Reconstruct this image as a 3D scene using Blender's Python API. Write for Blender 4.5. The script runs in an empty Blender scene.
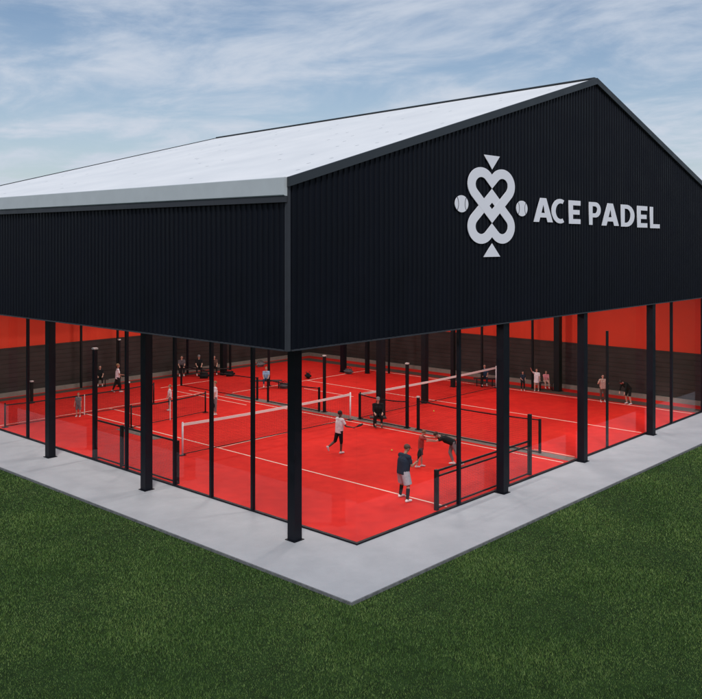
import bpy, bmesh, math, random
import numpy as np
from mathutils import Vector, Matrix
random.seed(7); rng = np.random.default_rng(5)
C = bpy.context.scene.collection
scene = bpy.context.scene
R = math.radians

# ------------------------------------------------------------------ materials
def mat(name, col, rough=0.6, metal=0.0, spec=0.5, noise=0.0, nscale=4.0, bump=0.0, bscale=40.0, emit=None, estr=0, coat=0):
    m = bpy.data.materials.new(name); m.use_nodes = True
    nt = m.node_tree; b = nt.nodes['Principled BSDF']
    b.inputs['Base Color'].default_value = (*col, 1); b.inputs['Roughness'].default_value = rough
    b.inputs['Metallic'].default_value = metal; b.inputs['Specular IOR Level'].default_value = spec
    b.inputs['Coat Weight'].default_value = coat
    if emit:
        b.inputs['Emission Color'].default_value = (*emit, 1); b.inputs['Emission Strength'].default_value = estr
    tc = nt.nodes.new('ShaderNodeTexCoord')
    if noise > 0:
        n = nt.nodes.new('ShaderNodeTexNoise'); n.inputs['Scale'].default_value = nscale; n.inputs['Detail'].default_value = 6
        nt.links.new(tc.outputs['Object'], n.inputs['Vector'])
        r = nt.nodes.new('ShaderNodeMapRange'); r.inputs[1].default_value = .25; r.inputs[2].default_value = .75
        r.inputs[3].default_value = 1 - noise; r.inputs[4].default_value = 1 + noise
        nt.links.new(n.outputs['Fac'], r.inputs[0])
        h = nt.nodes.new('ShaderNodeHueSaturation'); h.inputs['Color'].default_value = (*col, 1)
        nt.links.new(r.outputs[0], h.inputs['Value']); nt.links.new(h.outputs[0], b.inputs['Base Color'])
        r2 = nt.nodes.new('ShaderNodeMapRange'); r2.inputs[1].default_value = .25; r2.inputs[2].default_value = .75
        r2.inputs[3].default_value = max(.05, rough - .12); r2.inputs[4].default_value = min(1, rough + .12)
        nt.links.new(n.outputs['Fac'], r2.inputs[0]); nt.links.new(r2.outputs[0], b.inputs['Roughness'])
    if bump > 0:
        n2 = nt.nodes.new('ShaderNodeTexNoise'); n2.inputs['Scale'].default_value = bscale; n2.inputs['Detail'].default_value = 4
        nt.links.new(tc.outputs['Object'], n2.inputs['Vector'])
        bp = nt.nodes.new('ShaderNodeBump'); bp.inputs['Strength'].default_value = bump; bp.inputs['Distance'].default_value = .02
        nt.links.new(n2.outputs['Fac'], bp.inputs['Height']); nt.links.new(bp.outputs[0], b.inputs['Normal'])
    return m

M = {}
M['clad'] = mat('dark_cladding', (.0020, .0030, .0072), .5, .0, .17, noise=.25, nscale=.9)
M['black'] = mat('black_steel', (.004, .005, .009), .5, 0, .2, noise=.2, nscale=3)
M['trim'] = mat('grey_trim', (.035, .038, .046), .5, 0, .3, noise=.12, nscale=2)
M['rake'] = mat('rake_flashing', (.032, .039, .047), .5, 0, .35, noise=.15, nscale=2)
M['gutter'] = mat('gutter_metal', (.45, .49, .515), .5, 0, .5, noise=.06, nscale=2.5)
M['soffit'] = mat('soffit', (.05, .05, .055), .7)
M['wall_dark'] = mat('dark_wall_boards', (.036, .026, .025), .6, 0, .3, noise=.35, nscale=1.6)
M['wall_red'] = mat('red_wall_paint', (.72, .05, .018), .5, 0, .3, noise=.06, nscale=1)
M['curb'] = mat('grey_curb', (.22, .20, .17), .7, noise=.15, nscale=6)
M['strip'] = mat('brown_strip', (.085, .05, .04), .8, noise=.25, nscale=8)
M['gstrip'] = mat('grey_strip', (.17, .14, .125), .8, noise=.2, nscale=8)
M['line'] = mat('white_line_paint', (.80, .62, .52), .7, noise=.08, nscale=12)
M['white'] = mat('white_paint', (.8, .8, .82), .5)
M['sign'] = mat('white_sign_face', (.80, .80, .86), .5)
M['seam'] = mat('ball_seam', (.06, .06, .08), .6)
M['tape'] = mat('net_tape', (.8, .76, .72), .7)
M['net'] = mat('net_cord', (.012, .012, .014), .8)
M['meshgrey'] = mat('fence_wire', (.05, .05, .055), .5)
M['soil'] = mat('soil', (.016, .034, .010), .95, spec=.1, noise=.4, nscale=3)
M['lamp'] = mat('lamp_glass', (.9, .9, .85), .3, emit=(1, .93, .85), estr=3)
M['capw'] = mat('white_cap', (.55, .55, .53), .4)
M['wood'] = mat('bench_slats', (.03, .025, .025), .5)

def floor_mat():
    m = mat('red_court_surface', (.70, .02, .012), .8, spec=.12)
    nt = m.node_tree; b = nt.nodes['Principled BSDF']
    tc = nt.nodes.new('ShaderNodeTexCoord')
    n1 = nt.nodes.new('ShaderNodeTexNoise'); n1.inputs['Scale'].default_value = .35; n1.inputs['Detail'].default_value = 5
    n2 = nt.nodes.new('ShaderNodeTexNoise'); n2.inputs['Scale'].default_value = 160; n2.inputs['Detail'].default_value = 2
    n3 = nt.nodes.new('ShaderNodeTexNoise'); n3.inputs['Scale'].default_value = 2.2; n3.inputs['Detail'].default_value = 8
    for n in (n1, n2, n3): nt.links.new(tc.outputs['Object'], n.inputs['Vector'])
    a = nt.nodes.new('ShaderNodeMath'); a.operation = 'ADD'; nt.links.new(n1.outputs[0], a.inputs[0]); nt.links.new(n3.outputs[0], a.inputs[1])
    a2 = nt.nodes.new('ShaderNodeMath'); a2.operation = 'MULTIPLY_ADD'; nt.links.new(n2.outputs[0], a2.inputs[0]); a2.inputs[1].default_value = .35; nt.links.new(a.outputs[0], a2.inputs[2])
    cr = nt.nodes.new('ShaderNodeValToRGB')
    cr.color_ramp.elements[0].position = .85; cr.color_ramp.elements[0].color = (.54, .013, .010, 1)
    cr.color_ramp.elements[1].position = 1.45 if False else 1.0; cr.color_ramp.elements[1].color = (.72, .024, .016, 1)
    mr = nt.nodes.new('ShaderNodeMapRange'); mr.inputs[1].default_value = .85; mr.inputs[2].default_value = 1.5
    nt.links.new(a2.outputs[0], mr.inputs[0]); cr.color_ramp.elements[0].position = 0
    nt.links.new(mr.outputs[0], cr.inputs[0]); nt.links.new(cr.outputs[0], b.inputs['Base Color'])
    bp = nt.nodes.new('ShaderNodeBump'); bp.inputs['Strength'].default_value = .3; bp.inputs['Distance'].default_value = .004
    nt.links.new(n2.outputs[0], bp.inputs['Height']); nt.links.new(bp.outputs[0], b.inputs['Normal'])
    return m
M['court'] = floor_mat()

def concrete():
    m = mat('pale_concrete', (.4, .41, .43), .75, spec=.3)
    nt = m.node_tree; b = nt.nodes['Principled BSDF']; tc = nt.nodes.new('ShaderNodeTexCoord')
    n1 = nt.nodes.new('ShaderNodeTexNoise'); n1.inputs['Scale'].default_value = .8; n1.inputs['Detail'].default_value = 8; n1.inputs['Roughness'].default_value = .65
    n2 = nt.nodes.new('ShaderNodeTexNoise'); n2.inputs['Scale'].default_value = 45; n2.inputs['Detail'].default_value = 5
    for n in (n1, n2): nt.links.new(tc.outputs['Object'], n.inputs['Vector'])
    a = nt.nodes.new('ShaderNodeMath'); a.operation = 'MULTIPLY_ADD'; nt.links.new(n2.outputs[0], a.inputs[0]); a.inputs[1].default_value = .5; nt.links.new(n1.outputs[0], a.inputs[2])
    mr = nt.nodes.new('ShaderNodeMapRange'); mr.inputs[1].default_value = .5; mr.inputs[2].default_value = 1.05; nt.links.new(a.outputs[0], mr.inputs[0])
    cr = nt.nodes.new('ShaderNodeValToRGB'); cr.color_ramp.elements[0].color = (.33, .345, .37, 1); cr.color_ramp.elements[1].color = (.435, .45, .475, 1)
    nt.links.new(mr.outputs[0], cr.inputs[0]); nt.links.new(cr.outputs[0], b.inputs['Base Color'])
    bp = nt.nodes.new('ShaderNodeBump'); bp.inputs['Strength'].default_value = .4; bp.inputs['Distance'].default_value = .01
    nt.links.new(n2.outputs[0], bp.inputs['Height']); nt.links.new(bp.outputs[0], b.inputs['Normal'])
    return m
M['concrete'] = concrete()
M['kerb'] = mat('kerb_edge', (.13, .135, .14), .85, noise=.35, nscale=9, bump=.5)

def roof_mat():
    m = mat('white_roof_membrane', (.78, .79, .82), .5, spec=.4)
    nt = m.node_tree; b = nt.nodes['Principled BSDF']; tc = nt.nodes.new('ShaderNodeTexCoord')
    n1 = nt.nodes.new('ShaderNodeTexNoise'); n1.inputs['Scale'].default_value = .5; n1.inputs['Detail'].default_value = 9
    vo = nt.nodes.new('ShaderNodeTexVoronoi'); vo.inputs['Scale'].default_value = .8; vo.voronoi_dimensions = '2D'
    for n in (n1, vo): nt.links.new(tc.outputs['Object'], n.inputs['Vector'])
    cr = nt.nodes.new('ShaderNodeValToRGB'); cr.color_ramp.elements[0].position = .3; cr.color_ramp.elements[1].position = .7
    cr.color_ramp.elements[0].color = (.76, .775, .79, 1); cr.color_ramp.elements[1].color = (.86, .865, .87, 1)
    nt.links.new(n1.outputs[0], cr.inputs[0])
    lt = nt.nodes.new('ShaderNodeMath'); lt.operation = 'LESS_THAN'; lt.inputs[1].default_value = .05; nt.links.new(vo.outputs['Distance'], lt.inputs[0])
    gt = nt.nodes.new('ShaderNodeSeparateColor'); nt.links.new(vo.outputs['Color'], gt.inputs[0])
    g2 = nt.nodes.new('ShaderNodeMath'); g2.operation = 'GREATER_THAN'; g2.inputs[1].default_value = .6; nt.links.new(gt.outputs[0], g2.inputs[0])
    mu = nt.nodes.new('ShaderNodeMath'); mu.operation = 'MULTIPLY'; nt.links.new(lt.outputs[0], mu.inputs[0]); nt.links.new(g2.outputs[0], mu.inputs[1])
    mx = nt.nodes.new('ShaderNodeMix'); mx.data_type = 'RGBA'; nt.links.new(mu.outputs[0], mx.inputs[0]); nt.links.new(cr.outputs[0], mx.inputs[6]); mx.inputs[7].default_value = (.42, .43, .46, 1)
    nt.links.new(mx.outputs[2], b.inputs['Base Color'])
    return m
M['roof'] = roof_mat()

def glass_mat():
    m = bpy.data.materials.new('tinted_glass'); m.use_nodes = True; nt = m.node_tree
    for n in list(nt.nodes): nt.nodes.remove(n)
    o = nt.nodes.new('ShaderNodeOutputMaterial'); t = nt.nodes.new('ShaderNodeBsdfTransparent'); t.inputs[0].default_value = (.975, .975, .98, 1)
    g = nt.nodes.new('ShaderNodeBsdfGlossy'); g.inputs['Roughness'].default_value = .02; g.inputs[0].default_value = (1, 1, 1, 1)
    ge = nt.nodes.new('ShaderNodeNewGeometry'); dt = nt.nodes.new('ShaderNodeVectorMath'); dt.operation = 'DOT_PRODUCT'
    nt.links.new(ge.outputs['Normal'], dt.inputs[0]); nt.links.new(ge.outputs['Incoming'], dt.inputs[1])
    ab = nt.nodes.new('ShaderNodeMath'); ab.operation = 'ABSOLUTE'; nt.links.new(dt.outputs['Value'], ab.inputs[0])
    om = nt.nodes.new('ShaderNodeMath'); om.operation = 'SUBTRACT'; om.inputs[0].default_value = 1; nt.links.new(ab.outputs[0], om.inputs[1])
    pw = nt.nodes.new('ShaderNodeMath'); pw.operation = 'POWER'; pw.inputs[1].default_value = 5; nt.links.new(om.outputs[0], pw.inputs[0])
    k = nt.nodes.new('ShaderNodeMath'); k.operation = 'MULTIPLY_ADD'; k.inputs[1].default_value = .45; k.inputs[2].default_value = .016; nt.links.new(pw.outputs[0], k.inputs[0])
    mx = nt.nodes.new('ShaderNodeMixShader'); nt.links.new(k.outputs[0], mx.inputs[0]); nt.links.new(t.outputs[0], mx.inputs[1]); nt.links.new(g.outputs[0], mx.inputs[2])
    nt.links.new(mx.outputs[0], o.inputs[0]); return m
M['glass'] = glass_mat()

def grass_mat():
    m = mat('grass_blades', (.04, .08, .02), .55, spec=.25)
    nt = m.node_tree; b = nt.nodes['Principled BSDF']; tc = nt.nodes.new('ShaderNodeTexCoord')
    at = nt.nodes.new('ShaderNodeAttribute'); at.attribute_name = 'blade_tone'
    n1 = nt.nodes.new('ShaderNodeTexNoise'); n1.inputs['Scale'].default_value = .3; n1.inputs['Detail'].default_value = 9; n1.inputs['Roughness'].default_value = .68
    nt.links.new(tc.outputs['Object'], n1.inputs['Vector'])
    a = nt.nodes.new('ShaderNodeMath'); a.operation = 'MULTIPLY_ADD'; nt.links.new(at.outputs['Fac'], a.inputs[0]); a.inputs[1].default_value = .55; nt.links.new(n1.outputs[0], a.inputs[2])
    mr = nt.nodes.new('ShaderNodeMapRange'); mr.inputs[1].default_value = .35; mr.inputs[2].default_value = 1.2; nt.links.new(a.outputs[0], mr.inputs[0])
    cr = nt.nodes.new('ShaderNodeValToRGB'); e = cr.color_ramp.elements
    e[0].color = (.024, .058, .012, 1); e[1].color = (.215, .295, .085, 1)
    x = e.new(.5); x.color = (.070, .145, .030, 1)
    nt.links.new(mr.outputs[0], cr.inputs[0]); nt.links.new(cr.outputs[0], b.inputs['Base Color'])
    return m
M['grass'] = grass_mat()

# ------------------------------------------------------------------ helpers
def box(bm, x0, x1, y0, y1, z0, z1):
    vs = [bm.verts.new(p) for p in ((x0,y0,z0),(x1,y0,z0),(x1,y1,z0),(x0,y1,z0),(x0,y0,z1),(x1,y0,z1),(x1,y1,z1),(x0,y1,z1))]
    for f in ((3,2,1,0),(4,5,6,7),(0,1,5,4),(1,2,6,5),(2,3,7,6),(3,0,4,7)): bm.faces.new([vs[i] for i in f])
def frame(d):
    d = Vector(d).normalized(); a = Vector((0,0,1)) if abs(d.z) < .9 else Vector((1,0,0))
    s = d.cross(a).normalized(); return d, s, s.cross(d).normalized()
def cone(bm, a, b, ra, rb, seg=12, sy=1.0):
    a, b = Vector(a), Vector(b); d, s, t = frame(b - a); r1, r2 = [], []
    for i in range(seg):
        an = 2*math.pi*i/seg; o = s*math.cos(an) + t*math.sin(an)*sy
        r1.append(bm.verts.new(a + o*ra)); r2.append(bm.verts.new(b + o*rb))
    for i in range(seg):
        j = (i+1) % seg; bm.faces.new((r1[i], r1[j], r2[j], r2[i]))
    bm.faces.new(r1[::-1]); bm.faces.new(r2)
def ball(bm, c, r, sc=(1,1,1), sub=2, rot=None):
    mtx = Matrix.Translation(Vector(c)) @ (rot or Matrix.Identity(4)) @ Matrix.Diagonal((r*sc[0], r*sc[1], r*sc[2], 1))
    bmesh.ops.create_icosphere(bm, subdivisions=sub, radius=1, matrix=mtx)
def cap(bm, a, b, ra, rb):
    cone(bm, a, b, ra, rb); ball(bm, a, ra); ball(bm, b, rb)
def obj(name, bm, m, parent=None, smooth=False, bevel=0):
    if isinstance(bm, bmesh.types.BMesh):
        if bevel:
            bmesh.ops.bevel(bm, geom=[e for e in bm.edges if e.is_manifold and e.calc_face_angle(0) > .5], offset=bevel, segments=2, affect='EDGES', profile=.6)
        bmesh.ops.recalc_face_normals(bm, faces=bm.faces)
        me = bpy.data.meshes.new(name); bm.to_mesh(me); bm.free()
    else: me = bm
    me.materials.clear(); me.materials.append(M[m] if isinstance(m, str) else m)
    if smooth: me.polygons.foreach_set('use_smooth', [True]*len(me.polygons))
    o = bpy.data.objects.new(name, me); C.objects.link(o)
    if parent: o.parent = parent
    return o
def nb(): return bmesh.new()
def part(name, boxes, m, parent, bevel=0, label=None):
    bm = nb()
    for b in boxes: box(bm, *b)
    o = obj(name, bm, m, parent, bevel=bevel)
    if label: o['label'] = label
    return o
def tag(o, label, cat, group=None):
    o['label'] = label; o['category'] = cat
    if group: o['group'] = group
    return o
def thing(name, label, cat, loc=(0,0,0), rot=0, group=None):
    o = bpy.data.objects.new(name, None); C.objects.link(o); o.location = loc; o.rotation_euler = (0,0,rot); o.empty_display_size = .2
    return tag(o, label, cat, group)
def struct(name, boxes, m, bevel=0):
    o = part(name, boxes, m, None, bevel); o['kind'] = 'structure'; return o
def copy_tree(o, parent=None):
    c = o.copy(); C.objects.link(c); c.parent = parent
    for ch in list(o.children): copy_tree(ch, c)
    return c
def baked(bm, voxel, smooth_it=3, fac=.5):
    me = bpy.data.meshes.new('tmp'); bm.to_mesh(me); bm.free()
    o = bpy.data.objects.new('tmp', me); C.objects.link(o)
    r = o.modifiers.new('r', 'REMESH'); r.mode = 'VOXEL'; r.voxel_size = voxel
    s = o.modifiers.new('s', 'SMOOTH'); s.factor = fac; s.iterations = smooth_it
    dg = bpy.context.evaluated_depsgraph_get(); dg.update()
    out = bpy.data.meshes.new_from_object(o.evaluated_get(dg)); bpy.data.objects.remove(o); bpy.data.meshes.remove(me)
    return out
def shape(name, loops, thick, m, parent, closed=True):
    """flat shape with holes in the x-z plane, given thickness, standing on y=0 and coming out to -y"""
    cu = bpy.data.curves.new('tmp', 'CURVE'); cu.dimensions = '2D'; cu.fill_mode = 'BOTH'; cu.extrude = thick/2
    for L in loops:
        sp = cu.splines.new('POLY'); sp.points.add(len(L)-1); sp.use_cyclic_u = True
        for p, q in zip(sp.points, L): p.co = (q[0], q[1], 0, 1)
    o = bpy.data.objects.new('tmp', cu); C.objects.link(o)
    dg = bpy.context.evaluated_depsgraph_get(); dg.update()
    me = bpy.data.meshes.new_from_object(o.evaluated_get(dg)); bpy.data.objects.remove(o)
    me.transform(Matrix.Translation((0, -thick/2, 0)) @ Matrix.Rotation(R(90), 4, 'X'))
    return obj(name, me, m, parent)

# ------------------------------------------------------------------ dimensions (metres); x runs along the gable front, y along the eaves side
WID, LEN, RIDX = 29.0, 21.8, 15.33
ZB, ZE, ZA, ZAB = 5.41, 9.46, 13.88, 13.46      # cladding foot, eave, apex front, apex back
GX, GY = 2.85, .40                              # glass planes
FX, FY = 28.3, 28.0                             # inner faces of far side and rear walls

# ------------------------------------------------------------------ setting
o = part('lawn_ground', [(-400, 400, -400, 400, -.4, -.075)], 'soil', None); o['kind'] = 'structure'; o.name = 'ground'
struct('pavement', [(.1, 60, -1.94, GY, -.13, 0), (.1, GX, GY, 60, -.13, 0)], 'concrete')
bm = nb(); box(bm, .07, .1, -1.97, 60, -.13, -.006); box(bm, .1, 60, -1.97, -1.94, -.13, -.006)
k = obj('kerb', bm, 'kerb'); k['kind'] = 'structure'
struct('court_floor', [(GX, FX, GY, FY, -.13, -.002)], 'court')
LINES = [(7.05,7.11,.6,21.5),(14.07,14.13,.6,22.7),(3,13.9,21.5,21.56),(7.11,14.07,11.42,11.47),(20.6,20.66,.6,20.4),(26.0,26.06,.6,20.4),
         (15.2,26,20.4,20.46),(8.5,8.55,18,21.5),(13.45,13.5,17.3,23.4),(18.62,18.67,15,18.6),(15.1,15.15,.7,2.4),(13.5,17,24.4,24.46)]
struct('court_lines', [(a,b,c,d,-.002,.004) for a,b,c,d in LINES], 'line')
struct('divider_strip', [(14.42,14.98,.55,20.2,-.002,.007)], 'gstrip')
struct('rubber_strip', [(26.35,27.25,.5,27.0,-.002,.006),(GX+.1,26.3,26.95,27.6,-.002,.006)], 'strip')
struct('threshold_strip', [(6.2,6.6,14.4,17.2,-.002,.0065)], 'gstrip')

# grass: a dense mass of blades near the camera
def grass(N=1050000):
    cx, cy = -14.0, -14.9
    ang = R(42.7) + rng.uniform(-R(26), R(26), N*2); rad = np.sqrt(rng.uniform(9.5**2, 46**2, N*2))
    keep = rng.uniform(0, 1, N*2) < np.clip((17/rad)**1.4, 0, 1)
    ang, rad = ang[keep], rad[keep]
    x = cx + rad*np.cos(ang); y = cy + rad*np.sin(ang)
    # ragged edge that slightly laps the kerb
    k = ~((x > .05) & (y > -1.99)); x, y = x[k], y[k]; rad = rad[k]
    n = len(x); print('blades', n)
    h = rng.uniform(.022, .055, n) * (1 + .35*np.sin(x*1.3+np.sin(y*.9))*np.cos(y*1.1)); w = rng.uniform(.0035, .0065, n) * np.clip(rad/16, 1, 2.2)
    a = rng.uniform(0, 2*np.pi, n); lean = rng.uniform(.1, .9, n)*h; la = rng.uniform(0, 2*np.pi, n)
    z0 = -.08
    co = np.empty((n, 3, 3), np.float32)
    co[:,0,0] = x - w*np.cos(a); co[:,0,1] = y - w*np.sin(a); co[:,0,2] = z0
    co[:,1,0] = x + w*np.cos(a); co[:,1,1] = y + w*np.sin(a); co[:,1,2] = z0
    co[:,2,0] = x + lean*np.cos(la); co[:,2,1] = y + lean*np.sin(la); co[:,2,2] = z0 + h*1.05
    me = bpy.data.meshes.new('grass'); me.vertices.add(n*3); me.vertices.foreach_set('co', co.ravel())
    me.loops.add(n*3); me.loops.foreach_set('vertex_index', np.arange(n*3, dtype=np.int32))
    me.polygons.add(n); me.polygons.foreach_set('loop_start', np.arange(0, n*3, 3, dtype=np.int32)); me.update(calc_edges=True)
    at = me.attributes.new('blade_tone', 'FLOAT', 'POINT'); at.data.foreach_set('value', np.repeat(rng.uniform(0, 1, n).astype(np.float32), 3))
    o = obj('grass', me, 'grass'); o['kind'] = 'stuff'; o['label'] = 'short dense dark green mown lawn around the concrete apron'; o['category'] = 'grass'
grass()

# ------------------------------------------------------------------ the hall
hall = thing('sports_hall', 'black ribbed sports hall with white pitched roof above glazed red courts', 'building')

def ribbed(name, L, place, zb, zt, extra=(), period=.2, depth=.03):
    """vertical trapezoid ribs; place(t, d) -> (x, y) ; zt(t) top height"""
    ts = []; t = 0
    while t < L - 1e-6:
        for dt, d in ((0,0),(.10,0),(.118,1),(.165,1),(.183,0)):
            if t+dt < L: ts.append((t+dt, d*depth))
        t += period
    ts.append((L, 0)); ts += [(e, 0) for e in extra]; ts.sort()
    bm = nb(); prev = None
    for t, d in ts:
        x, y = place(t, d); a = bm.verts.new((x, y, zb)); b = bm.verts.new((x, y, zt(t)))
        if prev: bm.faces.new((prev[0], a, b, prev[1]))
        prev = (a, b)
    # backing sheet
    x0, y0 = place(0, -.12); x1, y1 = place(L, -.12)
    pts = [(0, zt(0))] + [(e, zt(e)) for e in extra] + [(L, zt(L))]
    vs = [bm.verts.new((x0, y0, zb)), bm.verts.new((x1, y1, zb))] + [bm.verts.new((*place(t, -.12), z)) for t, z in reversed(pts)]
    bm.faces.new(vs)
    me = bpy.data.meshes.new(name); bm.to_mesh(me); bm.free()
    return obj(name, me, 'clad', hall)
def zg(x): return (ZE + (ZA-ZE)*x/RIDX if x < RIDX else ZA - (ZA-ZE)*(x-RIDX)/(WID-RIDX)) - .142
ribbed('gable_cladding', WID, lambda t, d: (t, -d), ZB, zg, (RIDX,))
ribbed('side_cladding', LEN, lambda t, d: (-d, t), ZB, lambda t: 8.93)
ribbed('side_cladding', FY+.4, lambda t, d: (WID+d, t), -.13, lambda t: 8.93 if t < LEN+.01 else 5.6)
ribbed('gable_cladding', WID, lambda t, d: (t, LEN+d), ZB, lambda x: zg(x) - (ZA-ZAB)*(x/RIDX if x < RIDX else (WID-x)/(WID-RIDX)), (RIDX,))
# roof slopes
def slab(name, pts, th, m):
    bm = nb(); up = [bm.verts.new(p) for p in pts]; lo = [bm.verts.new((p[0], p[1], p[2]-th)) for p in pts]
    n = len(pts); bm.faces.new(up); bm.faces.new(lo[::-1])
    for i in range(n): bm.faces.new((up[i], lo[i], lo[(i+1)%n], up[(i+1)%n]))
    return obj(name, bm, m, hall)
y0, y1 = -.03, LEN+.06
slab('roof_slope', [(-.02,y0,ZE),(-.02,y1,ZE),(RIDX,y1,ZAB),(RIDX,y0,ZA)], .14, 'roof')
slab('roof_slope', [(RIDX+.001,y0,ZA),(RIDX+.001,y1,ZAB),(WID+.02,y1,ZE),(WID+.02,y0,ZE)], .14, 'roof')
# ridge cap and rake flashings
def bar(bm, a, b, w, h):      # a box along a->b, w across (horizontal), h high, centred
    a, b = Vector(a), Vector(b); d = (b-a).normalized(); s = Vector((-d.y, d.x, 0)); s = s.normalized() if s.length > 1e-4 else Vector((0,1,0))
    t = s.cross(d); t = t if t.z > 0 else -t
    vs = []
    for p in (a, b):
        for i, j in ((-1,-1),(1,-1),(1,1),(-1,1)): vs.append(bm.verts.new(p + s*w/2*i + t*h/2*j))
    for f in ((0,1,2,3),(7,6,5,4),(0,4,5,1),(1,5,6,2),(2,6,7,3),(3,7,4,0)): bm.faces.new([vs[i] for i in f])
def prism_xz(name, poly, ya, yb, m):
    bm = nb(); A = [bm.verts.new((x, ya, z)) for x, z in poly]; B = [bm.verts.new((x, yb, z)) for x, z in poly]
    bm.faces.new(A); bm.faces.new(B[::-1]); n = len(poly)
    for i in range(n): bm.faces.new((A[i], A[(i+1)%n], B[(i+1)%n], B[i]))
    return obj(name, bm, m, hall)
th = .225
prism_xz('rake_flashing', [(-.06,ZE+.02),(RIDX-.002,ZA+.035),(RIDX-.002,ZA+.035-th),(-.06,ZE+.02-th)], -.11, -.032, 'rake')
prism_xz('rake_flashing', [(RIDX+.002,ZA+.035),(WID+.06,ZE+.02),(WID+.06,ZE+.02-th),(RIDX+.002,ZA+.035-th)], -.11, -.032, 'rake')
prism_xz('rake_flashing', [(-.06,ZE+.02),(RIDX-.002,ZAB+.035),(RIDX-.002,ZAB-.2),(-.06,ZE-.2)], LEN+.065, LEN+.14, 'rake')
prism_xz('rake_flashing', [(RIDX+.002,ZAB+.035),(WID+.06,ZE+.02),(WID+.06,ZE-.2),(RIDX+.002,ZAB-.2)], LEN+.065, LEN+.14, 'rake')
bm = nb(); bar(bm, (RIDX,-.03,ZA+.03), (RIDX,LEN+.06,ZAB+.03), .20, .045); obj('ridge_cap', bm, 'rake', hall)
# eaves: deep pale gutter with a dark flashing beneath
def gutter(xs, sgn):
    bm = nb(); prof = [(-.03, .03), (.09, .03), (.105, .015), (.115, -.385), (.10, -.405), (.0, -.415), (-.03, -.41)]
    A = [bm.verts.new((xs + sgn*a, -.02, ZE+b-.01)) for a, b in prof]; B = [bm.verts.new((xs + sgn*a, LEN+.1, ZE+b-.01)) for a, b in prof]
    n = len(prof); bm.faces.new(A); bm.faces.new(B[::-1])
    for i in range(n): bm.faces.new((A[i], A[(i+1)%n], B[(i+1)%n], B[i]))
    obj('gutter', bm, 'gutter', hall)
gutter(-.035, -1); gutter(WID+.035, 1)
part('eaves_flashing', [(-.115,-.032,-.02,LEN+.02,8.89,9.04)], 'trim', hall)
part('eaves_flashing', [(WID+.032,WID+.115,-.02,LEN+.02,8.89,9.04)], 'trim', hall)
# corner and foot trims
for cxm in (0, WID):
    part('corner_trim', [(cxm-.04,cxm+.045,-.04,-.002,ZB-.03,9.26) if cxm == 0 else (cxm-.065,cxm+.045,-.045,-.002,ZB-.03,9.2), (cxm-.045,cxm-.002,.0,.065,ZB-.03,8.885) if cxm == 0 else (cxm+.002,cxm+.05,0,.09,ZB-.03,8.885)], 'trim', hall)
part('foot_trim', [(.092,WID-.092,-.045,.02,ZB-.035,ZB-.002)], 'trim', hall)
part('foot_trim', [(-.045,.02,.092,LEN,ZB-.035,ZB-.002)], 'trim', hall)
part('soffit', [(.13,GX+.1,.13,LEN,ZB+.002,ZB+.06),(GX+.1,WID-.13,.13,.62,ZB+.004,ZB+.06)], 'soffit', hall)
# annex at the rear
part('annex_roof', [(.8,WID,LEN+.16,FY+.6,5.62,5.8)], 'rake', hall)
part('annex_soffit', [(.9,FX+.3,LEN+.16,FY+.3,5.45,5.6)], 'soffit', hall)
# far side and rear walls: dark ribbed boards below, red above, pale curb at the foot
def hwall(name, axis, at, a, b, z0, z1):
    bm = nb(); prof = []; z = z0
    while z < z1-.01:
        prof += [(z,0),(z+.19,0),(z+.20,.02),(z+.235,.02)]; z += .24
    prof = [(q, d) for q, d in prof if q < z1] + [(z1, 0), (z1, .25)]
    prev = None
    for z, d in prof:
        p = [(at+d, a, z), (at+d, b, z)] if axis == 'x' else [(a, at+d, z), (b, at+d, z)]
        v = [bm.verts.new(q) for q in p]
        if prev: bm.faces.new((prev[0], prev[1], v[1], v[0]))
        prev = v
    return obj(name, bm, 'wall_dark', hall)
hwall('board_wall', 'x', FX, GY, FY, 0, 2.47); hwall('board_wall', 'y', FY, GX, FX, 0, 2.47)
part('red_wall', [(FX+.06,FX+.3,GY+.1,FY,2.475,8.9)], 'wall_red', hall)
part('red_wall', [(GX,FX+.05,FY+.06,FY+.3,2.475,5.44)], 'wall_red', hall)
part('red_wall', [(.16,FX,LEN-.3,LEN-.14,5.7,8.8)], 'wall_red', hall)
part('wall_curb', [(FX-.16,FX-.01,GY+.1,FY-.17,0,.22)], 'curb', hall, bevel=.01)
part('wall_curb', [(GX+.1,FX-.01,FY-.16,FY-.01,0,.22)], 'curb', hall, bevel=.01)
part('rear_wall', [(GX,WID,FY+.31,FY+.42,-.13,5.6)], 'clad', hall)

# columns carrying the overhang
def column(x, y, s=.27, zt=ZB+.1, z0=0):
    bm = nb(); box(bm, x-s/2, x+s/2, y-s/2, y+s/2, z0, zt)
    o = obj('column', bm, 'black', hall, bevel=.012)
    part('base_plate', [(x-s*.68, x+s*.68, y-s*.68, y+s*.68, z0, z0+.018)], 'black', o)
    return o
for y in (1.87, 8.74, 14.9, 21.3): column(2.0, y)
for x in (9.45, 14.72, 20.58, 26.95): column(x, .17, .27, ZB-.01 if False else ZB+.0)
part('end_wall', [(27.1, WID-.14, .2, .44, -.13, ZB)], 'clad', hall)
# slender steel inside
for x, y, s in ((15.5,10.45,.30),(19.8,11.3,.26),(24.3,21.0,.28),(24.9,19.6,.2),(18.7,25.5,.3),(27.2,8.15,.32),(24.5,13.0,.2)):
    column(x, y, s, 8.9 if y < LEN else 5.44)
for x, y in ((25.75,18.62),(25.5,11.8),(26.9,9.5),(12.6,27.2),(10.6,27.6),(17.5,27.4),(20.2,26.7)):
    bm = nb(); box(bm, x-.05, x+.05, y-.05, y+.05, 0, 5.44); obj('post', bm, 'black', hall)

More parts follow.
